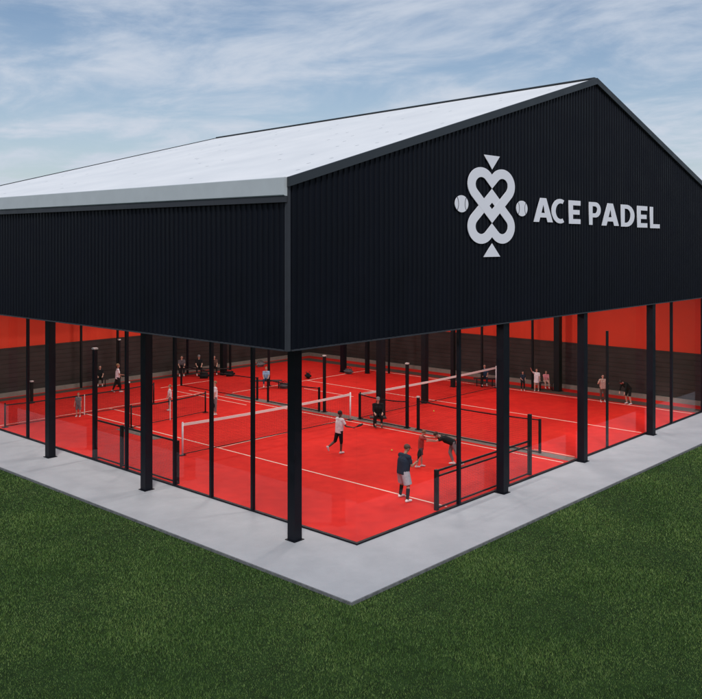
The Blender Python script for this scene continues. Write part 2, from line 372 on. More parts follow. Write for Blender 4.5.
# glass walls: panes, mullions, base rail
def pane_y(a, b):      # on the x = GX plane
    part('glass_pane', [(GX-.006, GX+.006, a+.02, b-.02, .03, ZB)], 'glass', hall)
def pane_x(a, b):
    part('glass_pane', [(a+.02, b-.02, GY-.006, GY+.006, .03, ZB)], 'glass', hall)
ys = [GY-.012, 4.55, 6.5, 8.4, 11.2, 16.45, 18.3, 21.6, 25, FY]
xs = [GX-.034, 7.42, 10.1, 15.35, 21.4, 23.2, 26.75]
for a, b in zip(ys, ys[1:]): pane_y(a, b)
for a, b in zip(xs, xs[1:]): pane_x(a, b)
for y in ys[1:]:
    part('mullion', [(GX-.05, GX+.06, y-.045, y+.045, .045, ZB)], 'black', hall)
for x in xs[1:]:
    part('mullion', [(x-.045, x+.045, GY-.05, GY+.06, .045, ZB)], 'black', hall)
part('mullion', [(17.21, 17.29, GY+.02, GY+.10, .007, 4.5)], 'black', hall)
part('base_rail', [(GX-.045, GX+.05, GY-.045, FY, 0, .045)], 'black', hall)
part('base_rail', [(GX+.052, 27.0, GY-.045, GY+.05, 0, .045)], 'black', hall)

# ceiling lamps in the hall
lamp0 = None
def ceiling_lamp(x, y, z, lab):
    t = thing('ceiling_lamp', lab, 'ceiling lamp', (x, y, z), 0, 'ceiling lamps over the courts')
    bm = nb(); box(bm, -.7, .7, -.16, .16, .0, .08); obj('housing', bm, 'black', t, bevel=.01)
    bm = nb(); box(bm, -.66, .66, -.13, .13, -.012, -.001); obj('diffuser', bm, 'lamp', t)
    for wx in (-.5, .49): part('suspension_wire', [(wx, wx+.01, -.005, .005, .08, 1.6 if z > 5.5 else .25)], 'black', t)
    L = bpy.data.lights.new('lamp_light', 'AREA'); L.shape = 'RECTANGLE'; L.size = 1.3; L.size_y = .26; L.energy = 104 if z > 5.5 else 74; L.color = (1, .95, .90)
    lo = bpy.data.objects.new('lamp_light', L); C.objects.link(lo); lo.parent = t; lo.location = (0, 0, -.03)
for x in (5.8, 11.2, 17.0, 22.6):
    for y in (3.2, 8.2, 13.4, 18.6): ceiling_lamp(x, y, 6.6, 'long black ceiling lamp hanging above the red courts')
for x in (6, 12.5, 19, 25): ceiling_lamp(x, 24.6, 5.2, 'long black ceiling lamp hanging above the red courts')

# ------------------------------------------------------------------ signs on the gable
def arc(cx, cz, rx, rz, a0, a1, n=14): return [(cx+rx*math.cos(R(a0+(a1-a0)*i/n)), cz+rz*math.sin(R(a0+(a1-a0)*i/n))) for i in range(n+1)]
LET = {
 'A': [[(0,0),(.35,1),(.65,1),(1,0),(.72,0),(.66,.19),(.34,.19),(.28,0)], [(.40,.38),(.60,.38),(.5,.72)]],
 'C': [arc(.62,.5,.62,.52,62,298,22) + arc(.66,.5,.37,.335,292,68,22)],
 'E': [[(0,0),(1,0),(1,.205),(.35,.205),(.35,.40),(.92,.40),(.92,.60),(.35,.60),(.35,.795),(1,.795),(1,1),(0,1)]],
 'P': [[(0,0),(.29,0),(.29,.33),(.52,.33)] + arc(.54,.665,.46,.335,-88,88) + [(.52,1),(0,1)], [(.29,.51),(.48,.51)] + arc(.50,.665,.20,.155,-85,85) + [(.48,.82),(.29,.82)]],
 'D': [[(0,0),(.38,0)] + arc(.40,.5,.60,.5,-88,88) + [(.38,1),(0,1)], [(.27,.18),(.36,.18)] + arc(.38,.5,.33,.32,-85,85) + [(.36,.82),(.27,.82)]],
 'L': [[(0,0),(1,0),(1,.19),(.31,.19),(.31,1),(0,1)]]}
s = thing('lettering_sign', 'flat white capital letters reading ACE PADEL on the black gable', 'sign', (10.9, -.045, 8.5))
for ch, a, b in (('A',10.95,12.20),('C',12.12,13.05),('E',13.30,14.14),('P',14.78,15.68),('A',15.74,17.16),('D',17.34,18.52),('E',18.76,19.70),('L',19.96,20.90)):
    k = (a-10.9)/10; zb = 8.60 - .13*k; zt = 9.40 - .06*k
    lo = [[(a-10.9 + q[0]*(b-a), zb-8.5 + q[1]*(zt-zb)) for q in L] for L in LET[ch]]
    shape('letter', lo, .018, 'sign', s)
s = thing('emblem_sign', 'white emblem of two interlocked hearts with triangles and balls left of the lettering', 'sign', (8.52, -.045, 9.045))
KX = 1.37
def ring(sign_):
    path = [(0, .745)] + arc(.42, .635, .375, .375, 135, -45, 26) + [(0, -.315)] + arc(-.42, .635, .375, .375, 225, 45, 26)
    t = .148; n = len(path); out, inn = [], []
    for i in range(n):
        p0, p, p1 = path[i-1], path[i], path[(i+1)%n]
        d0 = Vector((p[0]-p0[0], p[1]-p0[1])); d1 = Vector((p1[0]-p[0], p1[1]-p[1]))
        d0.normalize(); d1.normalize(); n0 = Vector((-d0.y, d0.x)); n1 = Vector((-d1.y, d1.x)); m = (n0+n1).normalized(); k = t/max(.3, m.dot(n0))
        out.append((p[0]+m.x*k, p[1]+m.y*k)); inn.append((p[0]-m.x*k, p[1]-m.y*k))
    return [[(x*KX, z*sign_) for x, z in L] for L in (out, inn)]
shape('heart', ring(1), .018, 'sign', s); h2 = shape('heart', ring(-1), .015, 'sign', s)
shape('triangle', [[(-.43,1.55),(.43,1.55),(0,1.12)]], .018, 'sign', s); shape('triangle', [[(-.47,-1.56),(.45,-1.56),(0,-1.15)]], .018, 'sign', s)
for bx, bz in ((-1.60, .02), (1.72, -.03)):
    b = shape('ball', [arc(bx, bz, .335, .25, 0, 352, 40)], .018, 'sign', s)
    for sg in (-1, 1):
        bm = nb(); pts = arc(bx + sg*.335*1.08, bz, .20, .25, 180-50, 180+50, 12) if sg > 0 else arc(bx + sg*.335*1.08, bz, .20, .25, -50, 50, 12)
        for p, q in zip(pts, pts[1:]): bar(bm, (p[0], -.0205, p[1]), (q[0], -.0205, q[1]), .006, .022)
        obj('ball_seam', bm, 'seam', b)

# ------------------------------------------------------------------ nets, fences, posts
def mesh_panel(bm, a, b, z0, z1, cell=.06, w=.008):
    """woven net of real flat cords between two ground points"""
    a, b = Vector((*a, 0)), Vector((*b, 0)); L = (b-a).length; d = (b-a)/L; s = Vector((-d.y, d.x, 0))*.002
    n = int(L/cell)
    for i in range(n+1):
        p = a + d*(i*L/n); q = d*w/2
        bm.faces.new([bm.verts.new(p-q+Vector((0,0,z0))), bm.verts.new(p+q+Vector((0,0,z0))), bm.verts.new(p+q+Vector((0,0,z1))), bm.verts.new(p-q+Vector((0,0,z1)))])
    m = int((z1-z0)/cell)
    for j in range(m+1):
        z = z0 + j*(z1-z0)/m
        bm.faces.new([bm.verts.new(a+s+Vector((0,0,z-w/2))), bm.verts.new(b+s+Vector((0,0,z-w/2))), bm.verts.new(b+s+Vector((0,0,z+w/2))), bm.verts.new(a+s+Vector((0,0,z+w/2)))])
def court_net(label, a, b, h=1.12, tape='tape', pm=('black','white'), group='court nets', tw=.1, strap=False):
    t = thing('court_net', label, 'net', ((a[0]+b[0])/2, (a[1]+b[1])/2, 0), 0, group)
    A = (a[0]-t.location.x, a[1]-t.location.y); B = (b[0]-t.location.x, b[1]-t.location.y)
    bm = nb(); mesh_panel(bm, A, B, .06, h-.05, .06, .0065); obj('netting', bm, 'net', t)
    bm = nb(); n = 12                     # the tape sags a little at mid span
    for i in range(n):
        f, g = i/n, (i+1)/n; sg = lambda q: .05*(1-(2*q-1)**2)
        bar(bm, (A[0]+(B[0]-A[0])*f, A[1]+(B[1]-A[1])*f, h-sg(f)-.03), (A[0]+(B[0]-A[0])*g, A[1]+(B[1]-A[1])*g, h-sg(g)-.03), .02, tw)
    obj('headband', bm, tape, t)
    bm = nb(); bar(bm, (*A, .05), (*B, .05), .015, .03); obj('foot_cord', bm, 'net', t)
    for P, m in ((A, pm[0]), (B, pm[1])):
        bm = nb(); cone(bm, (*P, 0), (*P, h+.04), .035, .035); ball(bm, (*P, h+.04), .036); obj('net_post', bm, m, t, smooth=True)
        part('foot_plate', [(P[0]-.12, P[0]+.12, P[1]-.08, P[1]+.08, .007, .022)], 'black', t)
    if strap:
        part('centre_strap', [(-.015, .015, -.03, .0, 0, h-.05)], 'tape', t)
court_net('long net with broad white band across the nearest court', (5.44, 11.5), (14.3, 11.2), 1.17, pm=('white','white'))
court_net('white banded net across the right hand court beyond the dark column', (14.85, 11.1), (25.8, 11.08), 1.12, pm=('black','white'))
court_net('black edged net at far left beside the small grey figure', (3.2, 21.0), (10.6, 20.85), .98, tape='net', tw=.05, pm=('black','black'), strap=True)
court_net('black edged low net between white topped post and figure with racket', (6.75, 16.9), (11.0, 17.3), .92, tape='net', tw=.05, pm=('black','black'), strap=True)

def divider(label, y0, y1, h, x=14.7, ends=(1, 1)):
    t = thing('divider_net', label, 'net fence', (x, (y0+y1)/2, 0), 0, 'low nets dividing the two court rows')
    a, b = (0, -(y1-y0)/2), (0, (y1-y0)/2)
    bm = nb(); mesh_panel(bm, a, b, .05, h-.02, .07, .0045); obj('netting', bm, 'net', t)
    bm = nb(); n = 8
    for i in range(n):
        f, g = i/n, (i+1)/n; sg = lambda q: .07*(1-(2*q-1)**2)
        bar(bm, (0, a[1]+(b[1]-a[1])*f, h-sg(f)), (0, a[1]+(b[1]-a[1])*g, h-sg(g)), .04, .04)
    obj('top_cord', bm, 'black', t)
    bm = nb(); bar(bm, (*a, .04), (*b, .04), .03, .03); obj('bottom_cord', bm, 'black', t)
    for e, p in zip(ends, (a, b)):
        if e:
            bm = nb(); box(bm, -.04, .04, p[1]-.04, p[1]+.04, .007, h+.04); obj('net_post', bm, 'black', t, bevel=.008)
divider('low black divider net behind the seated figure in black', 8.4, 11.0, 1.12, ends=(0, 1))
divider('long black divider net running to the glass behind the double rail', 1.9, 7.75, 1.25, ends=(1, 0))
divider('short black divider net just left of the middle white topped post', 13.55, 17.1, 1.1)
divider('farthest black divider net leading to the rear wall bags', 17.9, 24.2, 1.1)

def lamp_post(label, x, y, h, r=.055, m='black', name='court_post'):
    t = thing(name, label, 'post', (x, y, 0), 0, 'slim black court posts')
    bm = nb(); box(bm, -r, r, -r, r, .0, h-.055); obj('shaft', bm, m, t, bevel=.008)
    bm = nb(); box(bm, -r*1.2, r*1.2, -r*1.2, r*1.2, h-.055, h); obj('cap', bm, 'capw', t, bevel=.02)
    bm = nb(); box(bm, -r*2, r*2, -r*2, r*2, .0085, .03); obj('foot_plate', bm, 'black', t, bevel=.005)
lamp_post('slim black post with white cap behind the white shirted runner', 14.8, 13.3, 2.65)
lamp_post('slim black post with white cap right of the seated figure in black', 14.72, 8.3, 2.78)
lamp_post('short white capped post at the start of the long divider net', 14.78, 7.75, 1.42, .05)
lamp_post('white capped post on the grey strip beyond the second left column', 6.6, 16.95, 2.0, .07)
lamp_post('tall white capped post in the low left fence', 3.0, 13.5, 4.05, .07)
lamp_post('white capped post beside the leftmost building column', 3.0, 16.9, 1.95, .05)
lamp_post('short black post at the far left behind the net', 6.65, 25.4, 1.1, .06)
lamp_post('tall white capped post against the rear wall by the white shirted walker', 12.2, 26.4, 2.6, .05)
lamp_post('tall slim post behind the seated figure in blue', 17.9, 20.6, 2.9, .05)

def rail_fence(label, axis, fixed, a, b, h, posts, double=False, group='low fences along the glass'):
    t = thing('low_fence', label, 'fence', (fixed, a, 0) if axis == 'y' else (a, fixed, 0), 0, group)
    L = b-a; P = (lambda s: (0, s)) if axis == 'y' else (lambda s: (s, 0))
    bm = nb(); mesh_panel(bm, P(0), P(L), .05, h, .05, .007); obj('wire_panel', bm, 'meshgrey', t)
    bm = nb(); bar(bm, (*P(0), h), (*P(L), h), .05, .05); obj('top_rail', bm, 'black', t)
    if double: bm = nb(); bar(bm, (*P(0), h-.16), (*P(L), h-.16), .05, .04); obj('mid_rail', bm, 'black', t)
    bm = nb(); bar(bm, (*P(0), .06), (*P(L), .06), .04, .04); obj('bottom_rail', bm, 'black', t)
    for s_, ph in posts:
        x, y = P(s_-a); bm = nb(); box(bm, x-.055, x+.055, y-.055, y+.055, -.002, ph); obj('fence_post', bm, 'black', t, bevel=.008)
rail_fence('low wire fence inside the left glass wall beside the second column', 'y', 3.05, 8.5, 13.35, 1.4, [(11.8,1.45),(8.55,1.42)])
rail_fence('low fence with double rail inside the gable glass near the grey shorts player', 'x', .62, 6.6, 11.84, 1.16, [(6.6,1.2),(11.84,2.07)], True)

# ------------------------------------------------------------------ people
HAIR = {k: mat('hair_'+k, c, .7) for k, c in dict(dark=(.012,.009,.008), brown=(.06,.032,.02), fair=(.22,.13,.06)).items()}
def cloth(name, c): return mat('cloth_'+name, c, .85, spec=.2, noise=.15, nscale=14, bump=.3, bscale=60)
CL = dict(white=cloth('white',(.72,.70,.72)), navy=cloth('navy',(.018,.026,.045)), black=cloth('black',(.010,.010,.013)), grey=cloth('grey',(.40,.40,.43)),
          slate=cloth('slate',(.10,.09,.10)), red=cloth('red',(.35,.05,.045)), pink=cloth('pink',(.65,.25,.28)), blue=cloth('blue',(.25,.42,.6)),
          deep=cloth('deep_blue',(.02,.06,.12)), beige=cloth('beige',(.55,.40,.33)), brown=cloth('brown',(.11,.06,.05)), mid=cloth('mid_grey',(.18,.18,.185)))
SK = dict(light=mat('skin_light',(.52,.30,.22),.5), tan=mat('skin_tan',(.36,.18,.12),.5), dark=mat('skin_dark',(.10,.045,.03),.5))
M['shoe'] = mat('shoe_white', (.7,.66,.64), .5)
M['shoe_dark'] = mat('shoe_dark', (.03,.03,.03), .5)
M['eye'] = mat('eye', (.02,.02,.02), .2)
def V(*a): return Vector(a)
def person(label, loc, facing, H, legs, arms, spine=(0,0,1), neck=None, skin='light', hair='dark', top='white', bottom='black', bottom_len=.6,
           sleeve=.6, capc=None, shoes='shoe', skirt=False, z=None, build=1.0, long_hair=False, head_turn=0, vox=.011, group=None, socks=False):
    s = H/1.75; root = thing('person', label, 'person', (*loc, 0), R(facing), group)
    sp = V(*spine).normalized(); nk = V(*(neck or spine)).normalized()
    side = V(0,1,0); fw = side.cross(sp).normalized()
    pel = V(0,0,0); chest = pel + sp*.33*s; nb_ = pel + sp*.50*s; nt = nb_ + nk*.085*s; hc = nt + nk*.125*s
    J = {}
    for i, sd in enumerate((-1, 1)):
        hip = pel + side*sd*.09*s; th, sh = (V(*q).normalized() for q in legs[i][:2]); kn = hip + th*.43*s; an = kn + sh*.41*s
        J[sd] = [hip, kn, an]
        shd = nb_ - sp*.035*s + side*sd*(.175+.12*max(0,build-1))*s; ua, fa = (V(*q).normalized() for q in arms[i][:2]); el = shd + ua*.28*s; wr = el + fa*.25*s
        J[sd] += [shd, el, wr, fa]
    low = min(J[-1][2].z, J[1][2].z); off = V(0,0, (z if z is not None else -low + .075*s))
    if z is not None: pass
    def T(p): return p + off
    b_ = build
    def torso(bm, e=0.0, lo=-.02, hi=1.0):
        for sd in (-1, 1):
            cone(bm, T(pel + side*sd*.065*s + sp*lo*s), T(chest + side*sd*.075*s), (.105*b_+e)*s, (.108*b_+e)*s); ball(bm, T(pel + side*sd*.065*s+ sp*lo*s), (.105*b_+e)*s)
            cap(bm, T(chest + side*sd*.075*s), T(nb_ - sp*.095*s + side*sd*.088*s), (.108*b_+e)*s, (.08+e)*s)
            cap(bm, T(nb_ - sp*.03*s), T(J[sd][3]), (.062+e)*s, (.058+e)*s)
    bm = nb(); torso(bm)
    cap(bm, T(nb_ - sp*.03*s), T(nt + nk*.03*s), .056*s, .052*s)
    # head: skull, jaw, nose, ears
    hf = (Matrix.Rotation(R(head_turn), 3, nk) @ (fw - nk*fw.dot(nk))).normalized(); hs = nk.cross(hf)
    def Hp(a, b, c): return T(hc + hf*a*s + hs*b*s + nk*c*s)
    rot = Matrix((hf, hs, nk)).transposed().to_4x4()
    ball(bm, Hp(-.005,0,.02), .1*s, (.97,.78,1.02), 3, rot); ball(bm, Hp(.022,0,-.055), .068*s, (.9,.85,.95), 2, rot)
    cone(bm, Hp(.09,0,.005), Hp(.112,0,-.028), .008*s, .016*s, 8); ball(bm, Hp(.107,0,-.028), .016*s); ball(bm, Hp(.078,0,-.062), .02*s, (.6,1.4,.5), 2, rot)
    for sd in (-1, 1): ball(bm, Hp(-.008, sd*.083, -.012), .026*s, (.7,.4,1.1), 2, rot)
    for sd in (-1, 1):
        hip, kn, an, shd, el, wr, fa = J[sd]
        cap(bm, T(hip), T(kn), .088*s*b_, .056*s); cap(bm, T(kn), T(kn.lerp(an,.35)), .054*s, .056*s); cap(bm, T(kn.lerp(an,.35)), T(an), .056*s, .036*s)
        cap(bm, T(shd), T(el), .052*s, .038*s); cap(bm, T(el), T(wr), .038*s, .027*s)
        # hand: palm, four bent fingers of unequal length, thumb off the side
        d, a1, a2 = frame(fa); pa = wr + fa*.045*s; cone(bm, T(wr), T(wr+fa*.085*s), .026*s, .036*s, 10, .55); ball(bm, T(wr+fa*.08*s), .034*s, (1,1,1), 1)
        for q, ln in ((-1.5,.062),(-.5,.075),(.5,.07),(1.5,.055)):
            f0 = wr + fa*.085*s + a1*q*.019*s; f1 = f0 + (fa*.8 - a2*.35)*ln*.55*s; f2 = f1 + (fa*.35 - a2*.9)*ln*.5*s
            cap(bm, T(f0), T(f1), .0095*s, .009*s); cap(bm, T(f1), T(f2), .009*s, .008*s)
        t0 = wr + fa*.03*s - a1*.026*s; t1 = t0 + (fa*.6 - a1*.7)*.04*s; cap(bm, T(t0), T(t1), .013*s, .011*s); cap(bm, T(t1), T(t1 + (fa*.8-a2*.5)*.03*s), .011*s, .009*s)
        # foot core
        fo = V(1,0,0); sh_ = (an-kn).normalized(); fo = (fo - sh_*fo.dot(sh_)).normalized() if abs(sh_.x) > .35 else fo
        cap(bm, T(an), T(an - V(0,0,.02*s) + fo*.1*s + sh_*.02*s), .034*s, .028*s)
        bs = nb(); up = -sh_ if abs(sh_.x) > .35 else V(0,0,1); hp_ = an - fo*.045*s - up*.035*s; tp = an + fo*.15*s - up*.04*s; mp = an + fo*.05*s - up*.03*s
        cap(bs, T(hp_), T(mp), .040*s, .043*s); cap(bs, T(mp), T(tp), .043*s, .034*s); cap(bs, T(an + up*.01*s), T(hp_.lerp(mp,.4)), .043*s, .042*s)
        obj('shoe', baked(bs, vox, 2), shoes, root, True)
    obj('body', baked(bm, vox, 3), SK[skin], root, True)
    if socks:
        for sd in (-1, 1):
            hip, kn, an, *_ = J[sd]; bk = nb(); cap(bk, T(kn.lerp(an,.25)), T(kn.lerp(an,.6)), .062*s, .058*s); cap(bk, T(kn.lerp(an,.6)), T(an), .058*s, .044*s)
            obj('sock', baked(bk, vox, 2), CL['black'], root, True)
    # eyes
    be = nb()
    for sd in (-1, 1): ball(be, Hp(.088, sd*.033, .008), .011*s)
    obj('eyes', be, 'eye', root, True)
    # hair
    bh = nb(); ball(bh, Hp(-.022,0,.042), .105*s, (.98,.86,.94), 3, rot)
    if long_hair: cap(bh, Hp(-.07,0,.02), Hp(-.11,0,-.16), .055*s, .03*s)
    for v_ in list(bh.verts):
        rel = v_.co - Hp(0,0,0)
        if rel.dot(hf) > .055*s and rel.dot(nk) < .05*s: v_.co -= hf*(rel.dot(hf)-.05*s)
    obj('hair', baked(bh, .012, 1), HAIR[hair], root, True)
    if capc:
        bc = nb(); ball(bc, Hp(-.012,0,.062), .108*s, (1,.88,.72), 3, rot); cone(bc, Hp(.05,0,.06), Hp(.175,0,.045), .075*s, .05*s, 12, .12)
        obj('cap', baked(bc, .009, 1), CL[capc], root, True)
    # shirt
    bt = nb(); torso(bt, .021, -.045 if not skirt else -.02)
    for sd in (-1, 1):
        hip, kn, an, shd, el, wr, fa = J[sd]
        if sleeve <= 1: cap(bt, T(shd), T(shd.lerp(el, sleeve)), .066*s, .060*s)
        else: cap(bt, T(shd), T(el), .066*s, .05*s); cap(bt, T(el), T(el.lerp(wr, sleeve-1)), .05*s, .04*s)
    cap(bt, T(nb_ - sp*.04*s), T(nb_+sp*.005*s), .058*s, .056*s)
    me = baked(bt, vox, 3); hem = -.075*s
    if not skirt:
        for v_ in me.vertices:
            dd = (v_.co - T(pel)).dot(sp)
            if dd < hem: v_.co += sp*(hem-dd)
    obj('shirt', me, CL[top], root, True)
    bb = nb()
    for sd in (-1, 1):
        hip, kn, an, *_ = J[sd]
        cap(bb, T(pel + side*sd*.06*s + sp*.05*s), T(hip), .114*s*b_, .112*s*b_)
        if bottom_len <= 1: cone(bb, T(hip), T(hip.lerp(kn, bottom_len)), .108*s*b_, (.098 if bottom_len < .95 else .075)*s*b_, 14)
        else: cap(bb, T(hip), T(kn), .105*s*b_, .07*s); cap(bb, T(kn), T(kn.lerp(an, bottom_len-1)), .07*s, .052*s)
    if skirt:
        mid = (J[-1][0].lerp(J[-1][1], bottom_len) + J[1][0].lerp(J[1][1], bottom_len))/2
        cone(bb, T(pel+sp*.06*s), T(mid), .14*s, .21*s, 20, .8)
    obj('skirt' if skirt else ('trousers' if bottom_len > 1 else 'shorts'), baked(bb, vox, 3), CL[bottom], root, True)
    root['_'] = 0; del root['_']
    def world(p): return root.matrix_world_t @ p if False else Matrix.Translation(V(*loc,0)) @ Matrix.Rotation(R(facing),4,'Z') @ T(p)
    return root, {sd: (world(J[sd][5] + J[sd][6]*.09*s), J[sd][6]) for sd in (-1, 1)}
def racket(label, grip, d, facing=0, s=1.0):
    """padel bat: short handle and perforated solid head; d = direction handle -> head in world space"""
    d = Vector(d).normalized(); t = thing('racket', label, 'racket', grip)
    q = d.to_track_quat('Z', 'Y'); t.rotation_mode = 'QUATERNION'; t.rotation_quaternion = q; t.scale = (.82,.82,.82)
    bm = nb(); cone(bm, (0,0,-.06), (0,0,.10), .017, .016, 10); obj('handle', bm, 'black', t, True)
    L = arc(0, .30, .125, .14, -60, 240, 30); hole = arc(0, .165, .03, .035, 0, 340, 10)
    outer = L + [(-.02,.10),(.02,.10)]
    holes = [hole] + [arc(x, z_, .008, .008, 0, 300, 5) for x in (-.06,-.02,.02,.06) for z_ in (.25,.29,.33,.37)]
    shape('bat_head', [outer]+holes, .035, CL['black'], t)
    return t
RT, AW = -47.3, 42.7       # screen right, away from camera
DN = (0,0,-1)
# the player in grey shorts
r, hd = person('man in dark t-shirt, grey shorts and cap standing near the corner glass holding a racket', (6.73, 2.0), -12, 1.74,
    [((.1,-.26,-1),(-.25,-.2,-1)), ((.3,.28,-1),(-.05,.16,-1))], [((.25,-.2,-1),(.9,.35,.25)), ((.3,.18,-1),(.9,-.35,.2))],
    spine=(.13,0,1), neck=(.45,0,1), skin='tan', hair='brown', top='navy', bottom='grey', bottom_len=.93, capc='brown', build=1.34, vox=.009, socks=True)
racket('dark racket held up by the man in grey shorts', hd[-1][0], (.25,-.12,1))
r, hd = person('runner in white t-shirt and black shorts seen from behind on the near court', (9.62, 7.45), -8, 1.6,
    [((.05,-.05,-1),(-.05,0,-1)), ((-.25,.1,-1),(-.95,.05,-.55))], [((.35,-.5,-1),(.9,-.5,-.2)), ((.25,.2,-1),(1,-.1,.1))],
    spine=(.08,0,1), skin='dark', hair='dark', top='white', bottom='black', bottom_len=1.25, vox=.009, build=1.02)
racket('dark racket in the hand of the white shirted runner', hd[-1][0], (.7,-.5,.35))
r, hd = person('player in red top and slate shorts standing with arms to the leaning partner', (10.1, 3.95), RT+5, 1.33,
    [((-.3,-.1,-1),(-.25,0,-1)), ((.1,.1,-1),(.05,0,-1))], [((.8,-.1,-.15),(1,.1,-.1)), ((.8,.1,-.1),(1,-.1,0))],
    spine=(.05,0,1), neck=(.5,0,.8), skin='light', hair='fair', top='red', bottom='slate', bottom_len=.85, vox=.009)
r, hd = person('player in black top and grey trousers leaning forward beside the gable mullion with arms outstretched', (11.12, 3.3), 180+RT, 1.6,
    [((.25,-.1,-1),(-.35,0,-1)), ((-.35,.12,-1),(-.5,0,-1))], [((1,-.1,-.15),(1,.05,.05)), ((1,.15,-.3),(1,-.05,.0))],
    spine=(1,0,.42), neck=(1,0,.55), skin='light', hair='brown', top='black', bottom='mid', bottom_len=1.75, sleeve=.5, vox=.009)
r, hd = person('player in white t-shirt and black leggings walking on the far left court', (11.2, 25.0), -25, 1.52,
    [((.35,-.05,-1),(.05,0,-1)), ((-.3,.05,-1),(-.4,0,-1))], [((.3,-.3,-1),(.9,-.35,-.1)), ((.15,.2,-1),(.6,0,-.7))],
    spine=(.05,0,1), skin='tan', hair='fair', top='white', bottom='black', bottom_len=1.8)
racket('small dark racket of the far left walker in white', hd[-1][0], (.6,-.6,.4))
person('small child in grey clothes standing at the far left net', (6.5, 20.75), 215, 1.08,
    [((.05,-.08,-1),(0,-.02,-1)), ((.0,.08,-1),(0,.02,-1))], [((.2,-.2,-1),(.3,-.1,-1)), ((.2,.2,-1),(.3,.1,-1))], skin='light', hair='fair', top='mid', bottom='mid', bottom_len=.9)
person('small player in pale top and grey shorts left of the black cord net', (10.15, 18.9), 150, 1.22,
    [((.05,-.08,-1),(0,-.02,-1)), ((.0,.08,-1),(0,.02,-1))], [((.2,-.1,-1),(.5,0,-1)), ((.2,.1,-1),(.5,0,-1))], skin='light', hair='fair', top='white', bottom='mid', bottom_len=1.3)
r, hd = person('player in pale top and grey trousers half hidden by a left mullion, racket lowered', (10.95, 16.55), 160, 1.55,
    [((.05,-.08,-1),(0,-.02,-1)), ((.0,.08,-1),(0,.02,-1))], [((.1,-.1,-1),(.3,0,-1)), ((.3,.2,-1),(.3,.1,-1))], skin='light', hair='fair', top='white', bottom='mid', bottom_len=1.7)
racket('dark racket hanging from the hand of the half hidden player', hd[1][0], (.0,.1,-1))
# benches and seated people
def bench(label, loc, rot, L=1.6, h=.42):
    t = thing('bench', label, 'bench', (*loc, 0), R(rot), 'low black benches')
    part('seat', [(-.19,-.07,-L/2,L/2,h-.04,h),(-.055,.055,-L/2,L/2,h-.04,h),(.07,.19,-L/2,L/2,h-.04,h)], 'wood', t, bevel=.006)
    for y in (-L/2+.18, L/2-.18):
        part('leg', [(-.18,.18,y-.03,y+.03,h-.075,h-.041),(-.17,-.12,y-.025,y+.025,.0,h-.076),(.12,.17,y-.025,y+.025,.0,h-.076)], 'black', t)
SIT = [((1,-.12,-.05),(.05,0,-1)), ((1,.12,-.05),(.05,0,-1))]
def sit(label, loc, facing, H, **k):
    k.setdefault('spine', (.15,0,1)); k.setdefault('arms', [((.5,-.1,-1),(.9,.2,-.3)), ((.5,.1,-1),(.9,-.2,-.3))]); a = k.pop('arms')
    return person(label, loc, facing, H, SIT, a, z=.42+.1*H/1.75, **k)
def seat_at(x, y, f, blabel, plabel, H, L=1.5, off=0, **k):
    if blabel: bench(blabel, (x, y), f, L)
    return sit(plabel, (x - math.cos(R(f))*.02 + -math.sin(R(f))*off, y - math.sin(R(f))*.02 + math.cos(R(f))*off), f, H, **k)
seat_at(17.35, 20.2, 225, 'low black bench under the figure in blue', 'seated figure in pale blue top beside the tall slim post', 1.4, 1.7, top='blue', bottom='deep', bottom_len=1.6, hair='fair')
seat_at(17.5, 26.3, 235, 'long black bench by the rear wall at left centre', 'seated figure in dark red at the left end of the rear bench', 1.55, 3.4, -1.0, top='slate', bottom='black', bottom_len=1.7)
seat_at(17.5, 26.3, 235, None, 'seated figure in black in the middle of the rear bench', 1.55, off=.0, top='black', bottom='black', bottom_len=1.7, capc='mid')
seat_at(17.5, 26.3, 235, None, 'seated figure in brown at the right end of the rear bench', 1.45, off=.9, top='brown', bottom='black', bottom_len=1.7)
seat_at(11.5, 27.2, 240, 'short black bench by the rear wall left of the walker', 'dark seated figure left of the white shirted walker', 1.45, .9, top='black', bottom='black', bottom_len=1.7)
seat_at(25.9, 11.9, 215, 'low black bench behind the right net end post', 'dark blue clad figure sitting beyond the right net post', 1.5, 1.2, top='deep', bottom='navy', bottom_len=1.7)
seat_at(27.0, 8.75, 225, 'low black bench next to the thick interior column', 'child in pink top sitting by the thick interior column', 1.2, 1.0, top='pink', bottom='beige', bottom_len=.9, hair='brown')
person('child in dark navy clothes standing left of the girl in the white dress', (26.0, 9.55), 225, 1.05,
    [((.05,-.08,-1),(0,-.02,-1)), ((.0,.08,-1),(0,.02,-1))], [((.2,-.1,-1),(.8,.2,-.2)), ((.2,.1,-1),(.8,-.2,-.2))], top='navy', bottom='black', bottom_len=1.7, hair='dark')
person('girl in white dress with raised arm by the far side wall', (26.4, 8.95), 200, 1.2,
    [((.15,-.08,-1),(0,-.02,-1)), ((-.1,.08,-1),(-.05,.02,-1))], [((.6,-.5,.5),(.4,-.2,.8)), ((.2,.3,-1),(.6,.1,-.6))], top='white', bottom='white', bottom_len=.6, skirt=True, hair='brown', long_hair=True)
person('child in beige top and brown trousers standing near the right mullion', (25.9, 4.95), 225, 1.38,
    [((.05,-.08,-1),(0,-.02,-1)), ((.0,.08,-1),(0,.02,-1))], [((.3,-.5,-.7),(.5,.3,.7)), ((.3,.5,-.7),(.5,-.3,.7))], top='beige', bottom='brown', bottom_len=1.7, hair='dark')
